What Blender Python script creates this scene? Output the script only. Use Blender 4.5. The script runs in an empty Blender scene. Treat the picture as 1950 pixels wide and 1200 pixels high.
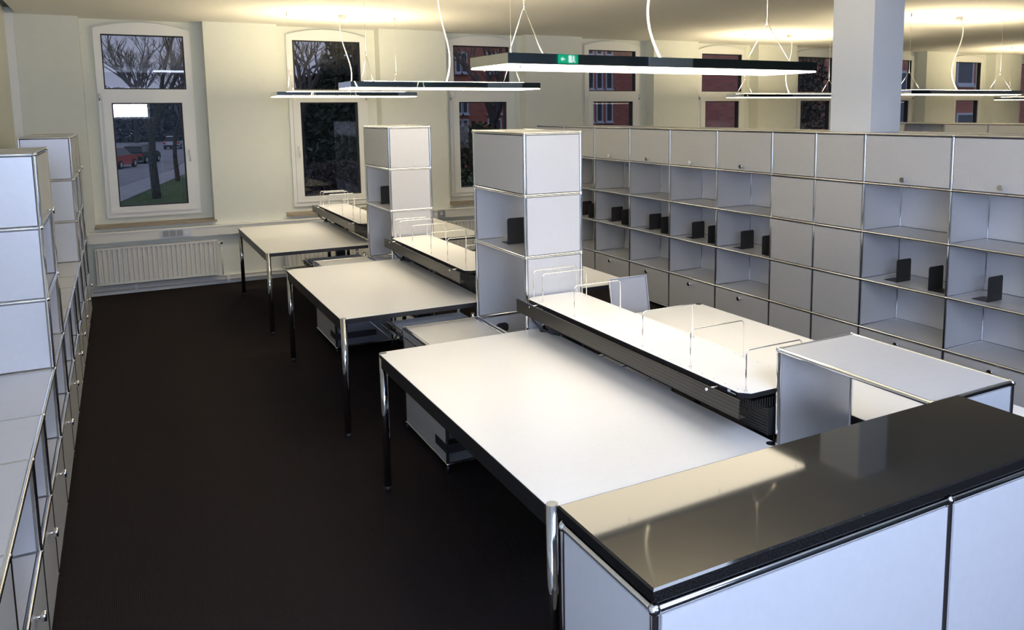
import bpy, math, random
from mathutils import Vector, Matrix
random.seed(7)
sc = bpy.context.scene
COL = sc.collection
PI = math.pi

# ------------------------------------------------------------------ materials
def mat(name, col, rough=.5, metal=0., spec=.5, emit=None, estr=0., coat=0.):
    m = bpy.data.materials.new(name); m.use_nodes = True
    b = m.node_tree.nodes['Principled BSDF']
    b.inputs['Base Color'].default_value = (*col, 1)
    b.inputs['Roughness'].default_value = rough
    b.inputs['Metallic'].default_value = metal
    b.inputs['Specular IOR Level'].default_value = spec
    if coat: b.inputs['Coat Weight'].default_value = coat; b.inputs['Coat Roughness'].default_value = .05
    if emit:
        b.inputs['Emission Color'].default_value = (*emit, 1)
        b.inputs['Emission Strength'].default_value = estr
    return m
def nodes(m): return m.node_tree.nodes, m.node_tree.links, m.node_tree.nodes['Principled BSDF']
def noise_col(m, c0, c1, scale, detail=3., bump=0., stretch=None, lo=.35, hi=.65):
    n, l, b = nodes(m)
    tc = n.new('ShaderNodeTexCoord'); mp = n.new('ShaderNodeMapping')
    if stretch: mp.inputs['Scale'].default_value = stretch
    nz = n.new('ShaderNodeTexNoise'); nz.inputs['Scale'].default_value = scale; nz.inputs['Detail'].default_value = detail
    cr = n.new('ShaderNodeValToRGB')
    cr.color_ramp.elements[0].position = lo; cr.color_ramp.elements[1].position = hi
    cr.color_ramp.elements[0].color = (*c0, 1); cr.color_ramp.elements[1].color = (*c1, 1)
    l.new(tc.outputs['Object'], mp.inputs['Vector']); l.new(mp.outputs['Vector'], nz.inputs['Vector'])
    l.new(nz.outputs['Fac'], cr.inputs['Fac']); l.new(cr.outputs['Color'], b.inputs['Base Color'])
    if bump:
        bp = n.new('ShaderNodeBump'); bp.inputs['Strength'].default_value = bump; bp.inputs['Distance'].default_value = .002
        l.new(nz.outputs['Fac'], bp.inputs['Height']); l.new(bp.outputs['Normal'], b.inputs['Normal'])
    return m
def math_node(n, op, v1=None):
    x = n.new('ShaderNodeMath'); x.operation = op
    if v1 is not None: x.inputs[1].default_value = v1
    return x
def dots(m, axes, pitch, radius, dark, alpha=False, rows=False):
    """regular staggered grid of punched holes in the panel's own plane"""
    n, l, b = nodes(m)
    tc = n.new('ShaderNodeTexCoord'); sp = n.new('ShaderNodeSeparateXYZ'); l.new(tc.outputs['Object'], sp.inputs[0])
    def cell(off):
        out = []
        for a, p in zip(axes, pitch):
            d = math_node(n, 'DIVIDE', p); l.new(sp.outputs[a], d.inputs[0])
            o = math_node(n, 'ADD', off); l.new(d.outputs[0], o.inputs[0])
            f = math_node(n, 'FRACT'); l.new(o.outputs[0], f.inputs[0])
            s = math_node(n, 'SUBTRACT', .5); l.new(f.outputs[0], s.inputs[0])
            k = math_node(n, 'MULTIPLY', p); l.new(s.outputs[0], k.inputs[0])
            q = math_node(n, 'POWER', 2.); 
            ab = math_node(n, 'ABSOLUTE'); l.new(k.outputs[0], ab.inputs[0]); l.new(ab.outputs[0], q.inputs[0])
            out.append(q)
        ad = math_node(n, 'ADD'); l.new(out[0].outputs[0], ad.inputs[0]); l.new(out[1].outputs[0], ad.inputs[1])
        lt = math_node(n, 'LESS_THAN', radius * radius); l.new(ad.outputs[0], lt.inputs[0])
        return lt
    a, c = cell(0.), cell(.5)
    mx = math_node(n, 'MAXIMUM'); l.new(a.outputs[0], mx.inputs[0]); l.new(c.outputs[0], mx.inputs[1])
    if alpha:
        iv = math_node(n, 'SUBTRACT'); iv.inputs[0].default_value = 1.; l.new(mx.outputs[0], iv.inputs[1])
        l.new(iv.outputs[0], b.inputs['Alpha'])
    else:
        mc = n.new('ShaderNodeMix'); mc.data_type = 'RGBA'
        mc.inputs[6].default_value = b.inputs['Base Color'].default_value; mc.inputs[7].default_value = (*dark, 1)
        l.new(mx.outputs[0], mc.inputs[0]); l.new(mc.outputs[2], b.inputs['Base Color'])
    return m

PAINT = (.52, .525, .54)
M = {}
M['paint'] = noise_col(mat('silver_paint', PAINT, .40, .42, spec=.4), (.585, .59, .605), (.60, .605, .62), 40)
M['perf_xz'] = dots(mat('perforated_paint_front', (.62, .625, .64), .42, .25), (0, 2), (.0085, .0085), .0014, (.27, .27, .29))
M['perf_yz'] = dots(mat('perforated_paint_side', (.62, .625, .64), .42, .25), (1, 2), (.0085, .0085), .0014, (.27, .27, .29))
M['chrome'] = mat('chrome', (.86, .87, .89), .07, 1.)
M['leg_chrome'] = mat('dark_chrome', (.50, .51, .53), .08, 1.)
M['mirror'] = mat('polished_steel', (.80, .82, .84), .02, 1.)
M['tray'] = mat('light_grey_tray', (.80, .80, .79), .45)
M['laminate'] = noise_col(mat('pearl_laminate', (.80, .79, .765), .30, spec=.5), (.795, .785, .76), (.81, .80, .775), 60)
M['shelfboard'] = mat('pearl_shelf_board', (.80, .79, .765), .34)
M['black'] = mat('black_edge', (.012, .012, .013), .40)
M['blackmetal'] = mat('black_powder_metal', (.018, .018, .019), .45)
M['railmetal'] = mat('black_anodised_rail', (.022, .021, .020), .36, .1)
M['perfrail'] = dots(mat('slotted_black_rail', (.034, .033, .032), .36, .15), (1, 2), (.012, .030), .0042, (.003, .003, .003))
M['perfbasket'] = dots(mat('perforated_black_basket', (.02, .02, .02), .45), (0, 1), (.012, .012), .0036, (0, 0, 0), alpha=True)
g = mat('polished_black_granite', (.012, .011, .010), .05, spec=.45)
M['granite'] = noise_col(g, (.004, .004, .004), (.020, .0195, .018), 330, 6, lo=.42, hi=.72)
M['wall'] = noise_col(mat('cream_wall_paint', (.765, .785, .71), .75), (.76, .78, .705), (.775, .795, .72), 12)
M['ceiling'] = noise_col(mat('ceiling_paint', (.80, .785, .74), .85), (.795, .78, .735), (.805, .79, .745), 9)
M['pillar'] = noise_col(mat('pillar_paint', (.74, .755, .75), .7), (.735, .75, .745), (.745, .76, .755), 10)
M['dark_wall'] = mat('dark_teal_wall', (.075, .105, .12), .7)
M['light_panel'] = mat('pale_blue_panel', (.55, .66, .72), .7)
M['white_frame'] = mat('white_window_plastic', (.86, .86, .82), .38)
M['trunk'] = mat('white_trunking', (.80, .785, .73), .45)
M['radiator'] = mat('radiator_enamel', (.78, .765, .71), .35)
M['socket'] = mat('white_socket_plastic', (.72, .74, .80), .4)
M['socketgrey'] = mat('grey_socket_insert', (.30, .31, .34), .5)
M['sill'] = noise_col(mat('brown_stone_sill', (.30, .25, .18), .5), (.27, .22, .16), (.34, .28, .20), 50)
M['gasket'] = mat('black_gasket', (.01, .01, .012), .6)
M['rubber'] = mat('black_rubber', (.015, .015, .016), .6)
M['cord'] = mat('white_power_cord', (.85, .84, .80), .5)
M['wire'] = mat('steel_wire', (.80, .78, .72), .3, 1.)
M['glow'] = mat('lamp_diffuser', (.9, .88, .82), .5, emit=(1., .87, .64), estr=6.5)
M['uplight'] = mat('lamp_uplight', (.9, .88, .82), .5, emit=(1., .83, .53), estr=39)
M['exit_green'] = mat('exit_sign_green', (.0, .30, .15), .4, emit=(.0, .42, .20), estr=.9)
M['exit_white'] = mat('exit_sign_white', (.9, .9, .9), .4, emit=(.8, .95, .9), estr=1.0)
M['labelwhite'] = mat('white_print', (.8, .8, .8), .5)
# carpet: fine ribs
c = mat('dark_ribbed_carpet', (.012, .010, .010), .95, spec=.1)
n, l, b = nodes(c)
tc = n.new('ShaderNodeTexCoord'); wv = n.new('ShaderNodeTexWave'); wv.wave_type = 'BANDS'; wv.bands_direction = 'X'
wv.inputs['Scale'].default_value = 44; wv.inputs['Distortion'].default_value = .6; wv.inputs['Detail'].default_value = 2
nz = n.new('ShaderNodeTexNoise'); nz.inputs['Scale'].default_value = 160; nz.inputs['Detail'].default_value = 4
mxx = n.new('ShaderNodeMix'); mxx.data_type = 'RGBA'; mxx.inputs[0].default_value = .45
cr = n.new('ShaderNodeValToRGB'); cr.color_ramp.elements[0].color = (.004, .0033, .0034, 1); cr.color_ramp.elements[1].color = (.023, .0172, .0172, 1)
l.new(tc.outputs['Object'], wv.inputs['Vector']); l.new(tc.outputs['Object'], nz.inputs['Vector'])
l.new(wv.outputs['Color'], mxx.inputs[6]); l.new(nz.outputs['Fac'], mxx.inputs[7]); l.new(mxx.outputs[2], cr.inputs['Fac'])
l.new(cr.outputs['Color'], b.inputs['Base Color'])
bp = n.new('ShaderNodeBump'); bp.inputs['Strength'].default_value = .5; bp.inputs['Distance'].default_value = .003
l.new(mxx.outputs[2], bp.inputs['Height']); l.new(bp.outputs['Normal'], b.inputs['Normal'])
M['carpet'] = c
# window glass: clear with a fresnel reflection
gl = bpy.data.materials.new('window_glass'); gl.use_nodes = True
n = gl.node_tree.nodes; l = gl.node_tree.links; n.clear()
out = n.new('ShaderNodeOutputMaterial'); mix = n.new('ShaderNodeMixShader'); fr = n.new('ShaderNodeFresnel'); fr.inputs['IOR'].default_value = 1.75
tr = n.new('ShaderNodeBsdfTransparent'); tr.inputs['Color'].default_value = (.92, .95, .97, 1)
gs = n.new('ShaderNodeBsdfGlossy'); gs.inputs['Roughness'].default_value = .01
geo = n.new('ShaderNodeNewGeometry'); nb = math_node(n, 'SUBTRACT'); nb.inputs[0].default_value = 1.; l.new(geo.outputs['Backfacing'], nb.inputs[1]); fm_ = math_node(n, 'MULTIPLY'); l.new(fr.outputs[0], fm_.inputs[0]); l.new(nb.outputs[0], fm_.inputs[1])
l.new(fm_.outputs[0], mix.inputs[0]); l.new(tr.outputs[0], mix.inputs[1]); l.new(gs.outputs[0], mix.inputs[2]); l.new(mix.outputs[0], out.inputs[0])
M['glass'] = gl
# exterior
br = mat('red_brick', (.3, .1, .07), .85)
n, l, b = nodes(br)
tc = n.new('ShaderNodeTexCoord'); sp = n.new('ShaderNodeSeparateXYZ'); cb = n.new('ShaderNodeCombineXYZ'); bt = n.new('ShaderNodeTexBrick')
bt.inputs['Color1'].default_value = (.66, .22, .17, 1); bt.inputs['Color2'].default_value = (.50, .165, .14, 1); bt.inputs['Mortar'].default_value = (.36, .25, .22, 1)
bt.inputs['Scale'].default_value = 1.; bt.inputs['Brick Width'].default_value = .36; bt.inputs['Row Height'].default_value = .13; bt.inputs['Mortar Size'].default_value = .014
l.new(tc.outputs['Object'], sp.inputs[0]); l.new(sp.outputs[0], cb.inputs[0]); l.new(sp.outputs[2], cb.inputs[1]); l.new(cb.outputs[0], bt.inputs['Vector']); l.new(bt.outputs['Color'], b.inputs['Base Color'])
M['brick'] = br
M['grass'] = noise_col(mat('lawn', (.06, .13, .04), .95), (.035, .085, .025), (.09, .17, .05), 3)
M['road'] = noise_col(mat('grey_asphalt', (.30, .31, .35), .85), (.27, .28, .32), (.34, .35, .39), 2)
M['path'] = noise_col(mat('pale_path', (.42, .43, .47), .85), (.38, .39, .43), (.46, .47, .50), 3)
M['bark'] = noise_col(mat('tree_bark', (.05, .045, .045), .9), (.05, .045, .045), (.10, .09, .085), 8)
M['twig'] = mat('bare_twigs', (.17, .14, .13), .9)
M['leaf'] = noise_col(mat('dark_foliage', (.02, .035, .02), .7), (.012, .022, .014), (.04, .06, .03), 4)
M['ivy'] = noise_col(mat('ivy_foliage', (.05, .055, .04), .5), (.03, .03, .02), (.16, .16, .14), 14)
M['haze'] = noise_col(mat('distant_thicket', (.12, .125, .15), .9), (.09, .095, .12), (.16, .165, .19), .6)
M['shrub'] = noise_col(mat('bare_shrub', (.06, .045, .05), .8), (.04, .03, .035), (.09, .07, .07), 4)
M['car_red'] = mat('red_car_paint', (.55, .02, .03), .25, coat=.6)
M['car_dark'] = mat('dark_blue_car_paint', (.03, .035, .05), .25, coat=.6)
M['car_silver'] = mat('silver_car_paint', (.55, .58, .64), .3, coat=.6)
M['car_glass'] = mat('car_glass', (.03, .035, .045), .08)
M['lamp_red'] = mat('tail_lamp', (.6, .03, .03), .2)
M['bwin'] = mat('white_building_frame', (.70, .74, .86), .5)
M['bglass'] = mat('building_glass', (.10, .13, .17), .15)

# ------------------------------------------------------------------ mesh helpers
class MB:
    def __init__(s): s.v = []; s.f = []; s.sm = []
    def box(s, x0, x1, y0, y1, z0, z1):
        i = len(s.v)
        x0, x1 = min(x0, x1), max(x0, x1); y0, y1 = min(y0, y1), max(y0, y1); z0, z1 = min(z0, z1), max(z0, z1)
        s.v += [(x, y, z) for z in (z0, z1) for y in (y0, y1) for x in (x0, x1)]
        for q in ((0, 2, 3, 1), (4, 5, 7, 6), (0, 1, 5, 4), (2, 6, 7, 3), (0, 4, 6, 2), (1, 3, 7, 5)):
            s.f.append(tuple(i + a for a in q)); s.sm.append(False)
        return s
    def prism(s, pts, d0, d1, axis='z'):
        """outline pts extruded along axis; for y: pts are (x,z), for x: pts are (y,z)"""
        k = len(pts); i = len(s.v)
        for d in (d0, d1):
            for a, b_ in pts:
                s.v.append({'z': (a, b_, d), 'y': (a, d, b_), 'x': (d, a, b_)}[axis])
        f0 = tuple(i + j for j in range(k)); f1 = tuple(i + k + j for j in range(k))[::-1]
        s.f += [f0, f1]; s.sm += [False, False]
        for j in range(k):
            j2 = (j + 1) % k
            s.f.append((i + j, i + k + j, i + k + j2, i + j2)); s.sm.append(False)
        return s
    def tube(s, pts, r, seg=10, caps=True, r1=None):
        pts = [Vector(p) for p in pts]; n = len(pts); i0 = len(s.v); prev = None
        for k, p in enumerate(pts):
            d = (pts[min(k + 1, n - 1)] - pts[max(k - 1, 0)])
            if d.length < 1e-9: d = Vector((0, 0, 1))
            d.normalize()
            if prev is None:
                a = Vector((1, 0, 0)) if abs(d.x) < .9 else Vector((0, 1, 0))
                u = d.cross(a).normalized()
            else:
                u = (prev - d * prev.dot(d)).normalized()
            prev = u; w = d.cross(u)
            rr = r if r1 is None else r + (r1 - r) * k / (n - 1)
            for j in range(seg):
                t = 2 * PI * j / seg
                q = p + u * math.cos(t) * rr + w * math.sin(t) * rr
                s.v.append(tuple(q))
        for k in range(n - 1):
            for j in range(seg):
                j2 = (j + 1) % seg
                s.f.append((i0 + k * seg + j, i0 + k * seg + j2, i0 + (k + 1) * seg + j2, i0 + (k + 1) * seg + j)); s.sm.append(True)
        if caps:
            s.f.append(tuple(i0 + j for j in range(seg))[::-1]); s.sm.append(False)
            s.f.append(tuple(i0 + (n - 1) * seg + j for j in range(seg))); s.sm.append(False)
        return s
    def ball(s, c, r, nu=10, nv=6):
        i0 = len(s.v); x, y, z = c
        s.v.append((x, y, z + r))
        for a in range(1, nv):
            t = PI * a / nv
            for b_ in range(nu):
                p = 2 * PI * b_ / nu
                s.v.append((x + r * math.sin(t) * math.cos(p), y + r * math.sin(t) * math.sin(p), z + r * math.cos(t)))
        s.v.append((x, y, z - r)); last = len(s.v) - 1
        for b_ in range(nu):
            b2 = (b_ + 1) % nu
            s.f.append((i0, i0 + 1 + b_, i0 + 1 + b2)); s.sm.append(True)
            for a in range(nv - 2):
                q = i0 + 1 + a * nu
                s.f.append((q + b_, q + nu + b_, q + nu + b2, q + b2)); s.sm.append(True)
            q = i0 + 1 + (nv - 2) * nu
            s.f.append((q + b_, last, q + b2)); s.sm.append(True)
        return s
    def quad(s, a, b_, c_, d):
        i = len(s.v); s.v += [tuple(a), tuple(b_), tuple(c_), tuple(d)]; s.f.append((i, i + 1, i + 2, i + 3)); s.sm.append(False); return s
    def build(s, name, m, parent=None):
        me = bpy.data.meshes.new(name); me.from_pydata(s.v, [], s.f); me.validate()
        if len(me.polygons) == len(s.sm): me.polygons.foreach_set('use_smooth', s.sm)
        me.update()
        o = bpy.data.objects.new(name, me); me.materials.append(M[m] if isinstance(m, str) else m)
        COL.objects.link(o)
        if parent is not None: o.parent = parent
        return o
def tag(o, label=None, cat=None, group=None, kind=None):
    if label: o['label'] = label
    if cat: o['category'] = cat
    if group: o['group'] = group
    if kind: o['kind'] = kind
    return o
def thing(name, label, cat, loc=(0, 0, 0), rz=0., group=None):
    o = bpy.data.objects.new(name, None); COL.objects.link(o); o.empty_display_size = .1
    o.location = loc; o.rotation_euler = (0, 0, rz)
    return tag(o, label, cat, group)
def struct(name, mb, m, label=None, cat=None):
    return tag(mb.build(name, m), label, cat, None, 'structure')
def copy_tree(o, parent=None):
    c_ = o.copy(); COL.objects.link(c_)
    if parent is not None: c_.parent = parent
    for ch in list(o.children): copy_tree(ch, c_)
    return c_
def box(*a): return MB().box(*a)

# ------------------------------------------------------------------ ball-and-tube cabinet system
TR, BR = .0095, .0128
def unit(name, label, cat, loc, rz, us, depth, zs, cells, group=None, feet=False, extra_skip_top=(), paint='paint', knob_r=.018, open_bottom=False):
    """us: node positions across, zs: node heights, cells[(i,j)] = dict(front=..., back=..., left=..., right=..., top=..., bottom=...)"""
    root = thing(name, label, cat, loc, rz, group)
    edges = set(); nodes_ = set()
    for (i, j) in cells:
        u0, u1, z0, z1 = us[i], us[i + 1], zs[j], zs[j + 1]
        for y in (0., depth):
            edges |= {((u0, y, z0), (u1, y, z0)), ((u0, y, z1), (u1, y, z1)), ((u0, y, z0), (u0, y, z1)), ((u1, y, z0), (u1, y, z1))}
            nodes_ |= {(u, y, z) for u in (u0, u1) for z in (z0, z1)}
        for u in (u0, u1):
            for z in (z0, z1): edges.add(((u, 0., z), (u, depth, z)))
    if open_bottom:
        zb = zs[0]; e2 = set()
        for a, b_ in edges:
            if a[2] == zb and b_[2] == zb: continue
            if a[2] == zb: a = (a[0], a[1], zb + .0135)
            e2.add((a, b_))
        edges = e2; nodes_ = {p for p in nodes_ if p[2] != zb}
    f = MB()
    for a, b_ in sorted(edges): f.tube([a, b_], TR, 8, caps=False)
    for p in sorted(nodes_): f.ball(p, BR)
    f.build('tube_frame', 'chrome', root)
    if feet:
        for p in sorted(nodes_):
            if abs(p[2] - zs[0]) < 1e-6: MB().tube([(p[0], p[1], -loc[2] + .001), (p[0], p[1], p[2])], .011, 10).build('levelling_foot', 'blackmetal', root)
    T = .005; I = .011
    done = set()
    def panel(nm, a, mt):
        key = (nm, tuple(round(x, 4) for x in a))
        if key in done: return None
        done.add(key); return box(*a).build(nm, mt, root)
    for (i, j), c_ in sorted(cells.items()):
        u0, u1, z0, z1 = us[i] + I, us[i + 1] - I, zs[j] + I + (.004 if open_bottom and j == 0 else 0), zs[j + 1] - I
        fr_ = c_.get('front')
        if fr_:
            kind, mt = fr_ if isinstance(fr_, tuple) else (fr_, paint)
            nm = {'flap': 'flap_door', 'drawer': 'drawer_front', 'door': 'flap_door', 'panel': 'front_panel'}[kind]
            p = box(u0 + .002, u1 - .002, -.007, .009, z0 + .002, z1 - .002).build(nm, mt, root)
            if kind in ('flap', 'drawer', 'door'):
                um = (us[i] + us[i + 1]) / 2; zk = z0 + .035 if kind != 'drawer' else z1 - .038
                kb = MB().tube([(um, -.007, zk), (um, -.027, zk)], .006, 10)
                kb.tube([(um, -.027, zk), (um, -.040, zk)], knob_r, 14)
                kb.build('knob', 'chrome', p)
        if c_.get('back', True):
            mt = c_['back'] if isinstance(c_.get('back'), str) else paint
            panel('back_panel', (u0, u1, depth - .008, depth + .004, z0, z1), mt)
        for sd, u in (('left', us[i]), ('right', us[i + 1])):
            if c_.get(sd):
                mt = c_[sd] if isinstance(c_[sd], str) else paint
                panel('side_panel', (u - T, u + T, I, depth - I, z0, z1), mt)
        if c_.get('bottom', True):
            panel('shelf_panel' if j > 0 else 'bottom_panel', (u0, u1, I, depth - I, zs[j] - T, zs[j] + T), paint)
        if c_.get('top'):
            panel('top_panel', (u0 - .002, u1 + .002, .007, depth - .007, zs[j + 1] - T, zs[j + 1] + T + .002), paint)
    return root

# ================================================================== THE ROOM
YW, YB = 8.95, 9.15
CEIL = 3.0
XL, XR, YN = -1.72, 18.0, -3.3
struct('floor', box(XL - .3, XR + .3, YN - .3, YW + .5, -.12, 0), 'carpet', 'dark brown-black ribbed carpet floor', 'floor')
struct('ceiling', box(XL + .10, XR + .3, YN - .3, YB + .09, CEIL, CEIL + .12), 'ceiling', 'plain warm white suspended ceiling', 'ceiling')
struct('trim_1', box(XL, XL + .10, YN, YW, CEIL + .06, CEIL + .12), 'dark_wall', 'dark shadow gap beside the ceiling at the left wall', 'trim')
LW = (-2.9, -1.0, .9, 2.72)  # opening added in the left wall for a cool fill light
lw = MB().box(XL - .3, XL, YN - .3, LW[0], 0, CEIL + .12).box(XL - .3, XL, LW[1], YW + .25, 0, CEIL + .12).box(XL - .3, XL, LW[0], LW[1], 0, LW[2]).box(XL - .3, XL, LW[0], LW[1], LW[3], CEIL + .12)
struct('wall_left', lw, 'wall', 'cream wall along the left side', 'wall')
struct('trim_2', box(XL, XL + .075, YW - .05, YW - .001, 0, CEIL), 'white_frame', 'white vertical corner strip left of the leftmost window', 'trim')
struct('wall_right', box(XR, XR + .3, YN - .3, YW + .5, 0, CEIL), 'wall', 'cream wall at the far right end', 'wall')
WX = [-.485, 1.515, 3.57, 5.66, 7.73, 9.79, 11.85, 13.92, 16.0]
RW = [.60, .605, .575, .62, .61, .61, .61, .61, .61]
w = MB(); edge = XL - .3
w.box(XL - .3, XL + .30, YW, YB + .09, CEIL, CEIL + .12)
for cx, hw in zip(WX, RW):
    w.box(edge, cx - hw, YW, YB + .09, 0, CEIL)
    w.box(cx - hw, cx + hw, YW, YB + .09, 0, .735)
    # lining around the frame at the back of the recess
    fw = .475
    w.box(cx - hw, cx - fw + .04, YB + .01, YB + .09, .735, CEIL); w.box(cx + fw - .04, cx + hw, YB + .01, YB + .09, .735, CEIL)
    w.box(cx - fw + .04, cx + fw - .04, YB + .01, YB + .09, .735, .86); w.box(cx - fw + .04, cx + fw - .04, YB + .01, YB + .09, 2.87, CEIL)
    edge = cx + hw
w.box(edge, XR + .3, YW, YB + .09, 0, CEIL)
struct('wall_far', w, 'wall', 'cream window wall with deep recesses', 'wall')
# windows
def window(k, cx, handle=1):
    wpos = ['far left by the shelving towers', 'second from the left, behind the hanging lamps', 'third from the left, beside the tall tower', 'fourth from the left, above the shelving wall', 'fifth from the left, with plain brick outside', 'sixth from the left, just left of the pillar', 'just right of the pillar', 'second right of the pillar', 'at the right edge of the photo'][k - 1]
    r = thing('window_%d' % k, 'white arched-top window, ' + wpos, 'window', (cx, YB, 0)); r['kind'] = 'structure'
    fw = .477; y0, y1 = -.03, .05
    f = MB()
    f.box(-fw, -fw + .07, y0, y1, .825, 2.84); f.box(fw - .07, fw, y0, y1, .825, 2.84)
    f.box(-fw + .07, fw - .07, y0, y1, .825, .875); f.box(-fw + .07, fw - .07, y0 - .012, y1, 2.165, 2.245)
    arc = [(-fw + .0 + 2 * fw * t / 16, 2.90 + .075 * (1 - ((t - 8) / 8) ** 2)) for t in range(17)]
    f.prism([(-fw, 2.84)] + arc + [(fw, 2.84)], y0, y1, 'y')
    f.build('window_frame', 'white_frame', r)
    # upper light
    s = MB(); a, b_, z0, z1 = -.408, .408, 2.245, 2.842
    s.box(a, a + .012, y0 + .005, y1, z0, z1); s.box(b_ - .012, b_, y0 + .005, y1, z0, z1); s.box(a, b_, y0 + .005, y1, z0, z0 + .012); s.box(a, b_, y0 + .005, y1, z1 - .012, z1)
    s.build('gasket', 'gasket', r)
    box(a + .012, b_ - .012, .008, .014, z0 + .012, z1 - .012).build('upper_pane', 'glass', r)
    # opening sash
    h = MB(); a, b_, z0, z1 = -.435, .435, .875, 2.165
    h.box(a, a + .085, y0 - .02, y1, z0, z1); h.box(b_ - .085, b_, y0 - .02, y1, z0, z1)
    h.box(a + .085, b_ - .085, y0 - .02, y1, z0, z0 + .07); h.box(a + .085, b_ - .085, y0 - .02, y1, z1 - .07, z1)
    sash = h.build('sash', 'white_frame', r)
    a, b_, z0, z1 = a + .085, b_ - .085, z0 + .07, z1 - .07
    s = MB(); s.box(a, a + .012, y0, y1, z0, z1); s.box(b_ - .012, b_, y0, y1, z0, z1); s.box(a, b_, y0, y1, z0, z0 + .012); s.box(a, b_, y0, y1, z1 - .012, z1)
    s.build('gasket', 'gasket', sash)
    box(a + .012, b_ - .012, .008, .014, z0 + .012, z1 - .012).build('lower_pane', 'glass', sash)
    hx = handle * .395
    hd = MB().box(hx - .014, hx + .014, y0 - .032, y0 - .02, 1.50, 1.58); hd.tube([(hx, y0 - .032, 1.555), (hx, y0 - .065, 1.555), (hx, y0 - .07, 1.55), (hx, y0 - .07, 1.43)], .009, 8)
    hd.build('window_handle', 'white_frame', sash)
    hg = MB().tube([(-handle * .462, y0 - .012, 2.12), (-handle * .462, y0 - .012, 2.20)], .010, 8); hg.build('hinge', 'chrome', r)
    box(-RW[k - 1], RW[k - 1] + .02, -.26, .01, .735, .757).build('window_sill', 'sill', r)
for k, cx in enumerate(WX): window(k + 1, cx, 1 if k in (0,) else (-1 if k in (1, 3, 6) else 1))
# near wall (behind the camera): dark, with two window openings added to hold cool fill lights
nw = MB()
for a, b_ in ((XL - .3, -1.5), (-.05, .95), (2.45, XR + .3)): nw.box(a, b_, YN - .3, YN, 0, CEIL)
NEAR_OPEN = ((-1.5, -.05, 1.87, 2.66), (.95, 2.45, .9, 2.72))
for a, b_, z0, z1 in NEAR_OPEN: nw.box(a, b_, YN - .3, YN, 0, z0); nw.box(a, b_, YN - .3, YN, z1, CEIL)
struct('wall_near', nw, 'dark_wall', 'dark wall behind the viewer', 'wall')
for k, (a, b_, z0, z1) in enumerate(NEAR_OPEN):
    fm = MB()
    for x0, x1 in ((a, a + .06), (b_ - .06, b_)): fm.box(x0, x1, YN - .12, YN - .04, z0, z1)
    fm.box(a + .06, b_ - .06, YN - .12, YN - .04, z0, z0 + .05); fm.box(a + .06, b_ - .06, YN - .12, YN - .04, z1 - .05, z1)
    struct('window_%d' % (10 + k), fm, 'white_frame', ['small high window added in the near wall for a fill light', 'wide window added in the near wall for a fill light'][k], 'window')
fm = MB()
for y0, y1 in ((LW[0], LW[0] + .06), (LW[1] - .06, LW[1])): fm.box(XL - .12, XL - .04, y0, y1, LW[2], LW[3])
fm.box(XL - .12, XL - .04, LW[0] + .06, LW[1] - .06, LW[2], LW[2] + .05).box(XL - .12, XL - .04, LW[0] + .06, LW[1] - .06, LW[3] - .05, LW[3])
struct('window_12', fm, 'white_frame', 'window added in the left wall beside the viewer for a fill light', 'window')
pn = struct('trim_3', box(5.30, 6.0, YN + .001, YN + .02, .2, 2.9), 'light_panel', 'pale blue panel on the dark near wall', 'trim')
ex = thing('exit_sign', 'green emergency exit sign on the dark near wall', 'sign', (4.10, YN + .03, 2.545))
ex.scale = (.72, 1, .72)
box(-.17, .17, -.025, .025, -.055, .085).build('sign_box', 'exit_green', ex)
box(-.01, .05, .026, .028, -.04, .07).build('doorway_symbol', 'exit_white', ex)
MB().prism([(-.16, .012), (-.12, .045), (-.12, .022), (-.085, .022), (-.085, .002), (-.12, .002), (-.12, -.021)], .026, .028, 'y').build('arrow_symbol', 'exit_white', ex)
MB().prism([(.075, .064), (.085, .072), (.095, .064), (.10, .045), (.095, .0), (.12, -.04), (.105, -.04), (.082, -.01), (.065, -.04), (.05, -.035), (.07, .0), (.07, .045)], .026, .028, 'y').build('running_person_symbol', 'exit_white', ex)
# pillar that rises out of the shelving wall
PX0, PX1, PY0, PY1 = 3.90, 4.21, 2.885, 3.26
struct('pillar', box(PX0, PX1, PY0, PY1, 0, CEIL), 'pillar', 'square pale grey pillar rising out of the shelving wall', 'pillar')
# trunking, baseboard
t = MB(); t.box(XL + .56, 16.5, 8.85, 8.949, .585, .70); t.box(XL + .56, 16.5, 8.843, 8.85, .682, .694)
struct('trim_4', t, 'trunk', 'white cable trunking running below the windows', 'trim')
struct('baseboard_far', box(XL, 16.5, 8.925, 8.949, 0, .10), 'trunk', 'white baseboard below the windows', 'baseboard')
# sockets
def socket(x0, x1, label, n_grey, n_white, cover='socket'):
    r = thing('socket_panel', label, 'socket', (x0, 8.85, .645), 0, None)
    W = x1 - x0
    box(0, W, -.018, -.0005, -.048, .048).build('cover_plate', cover, r)
    nn = n_grey + n_white
    for q in range(nn):
        xa = .012 + q * (W - .024) / nn; xb = xa + (W - .024) / nn - .008
        o = box(xa, xb, -.024, -.018, -.034, .034).build('socket_outlet', 'socketgrey' if q < n_grey else cover, r)
        if q >= n_grey:
            MB().tube([((xa + xb) / 2, -.027, 0), ((xa + xb) / 2, -.024, 0)], .017, 14).build('socket_well', 'labelwhite', o)
socket(-.45, -.145, 'white socket panel with three grey outlets under the leftmost window', 3, 1)
socket(2.785, 2.88, 'small grey square socket on the trunking beside the third window', 0, 1, 'socketgrey')
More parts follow.
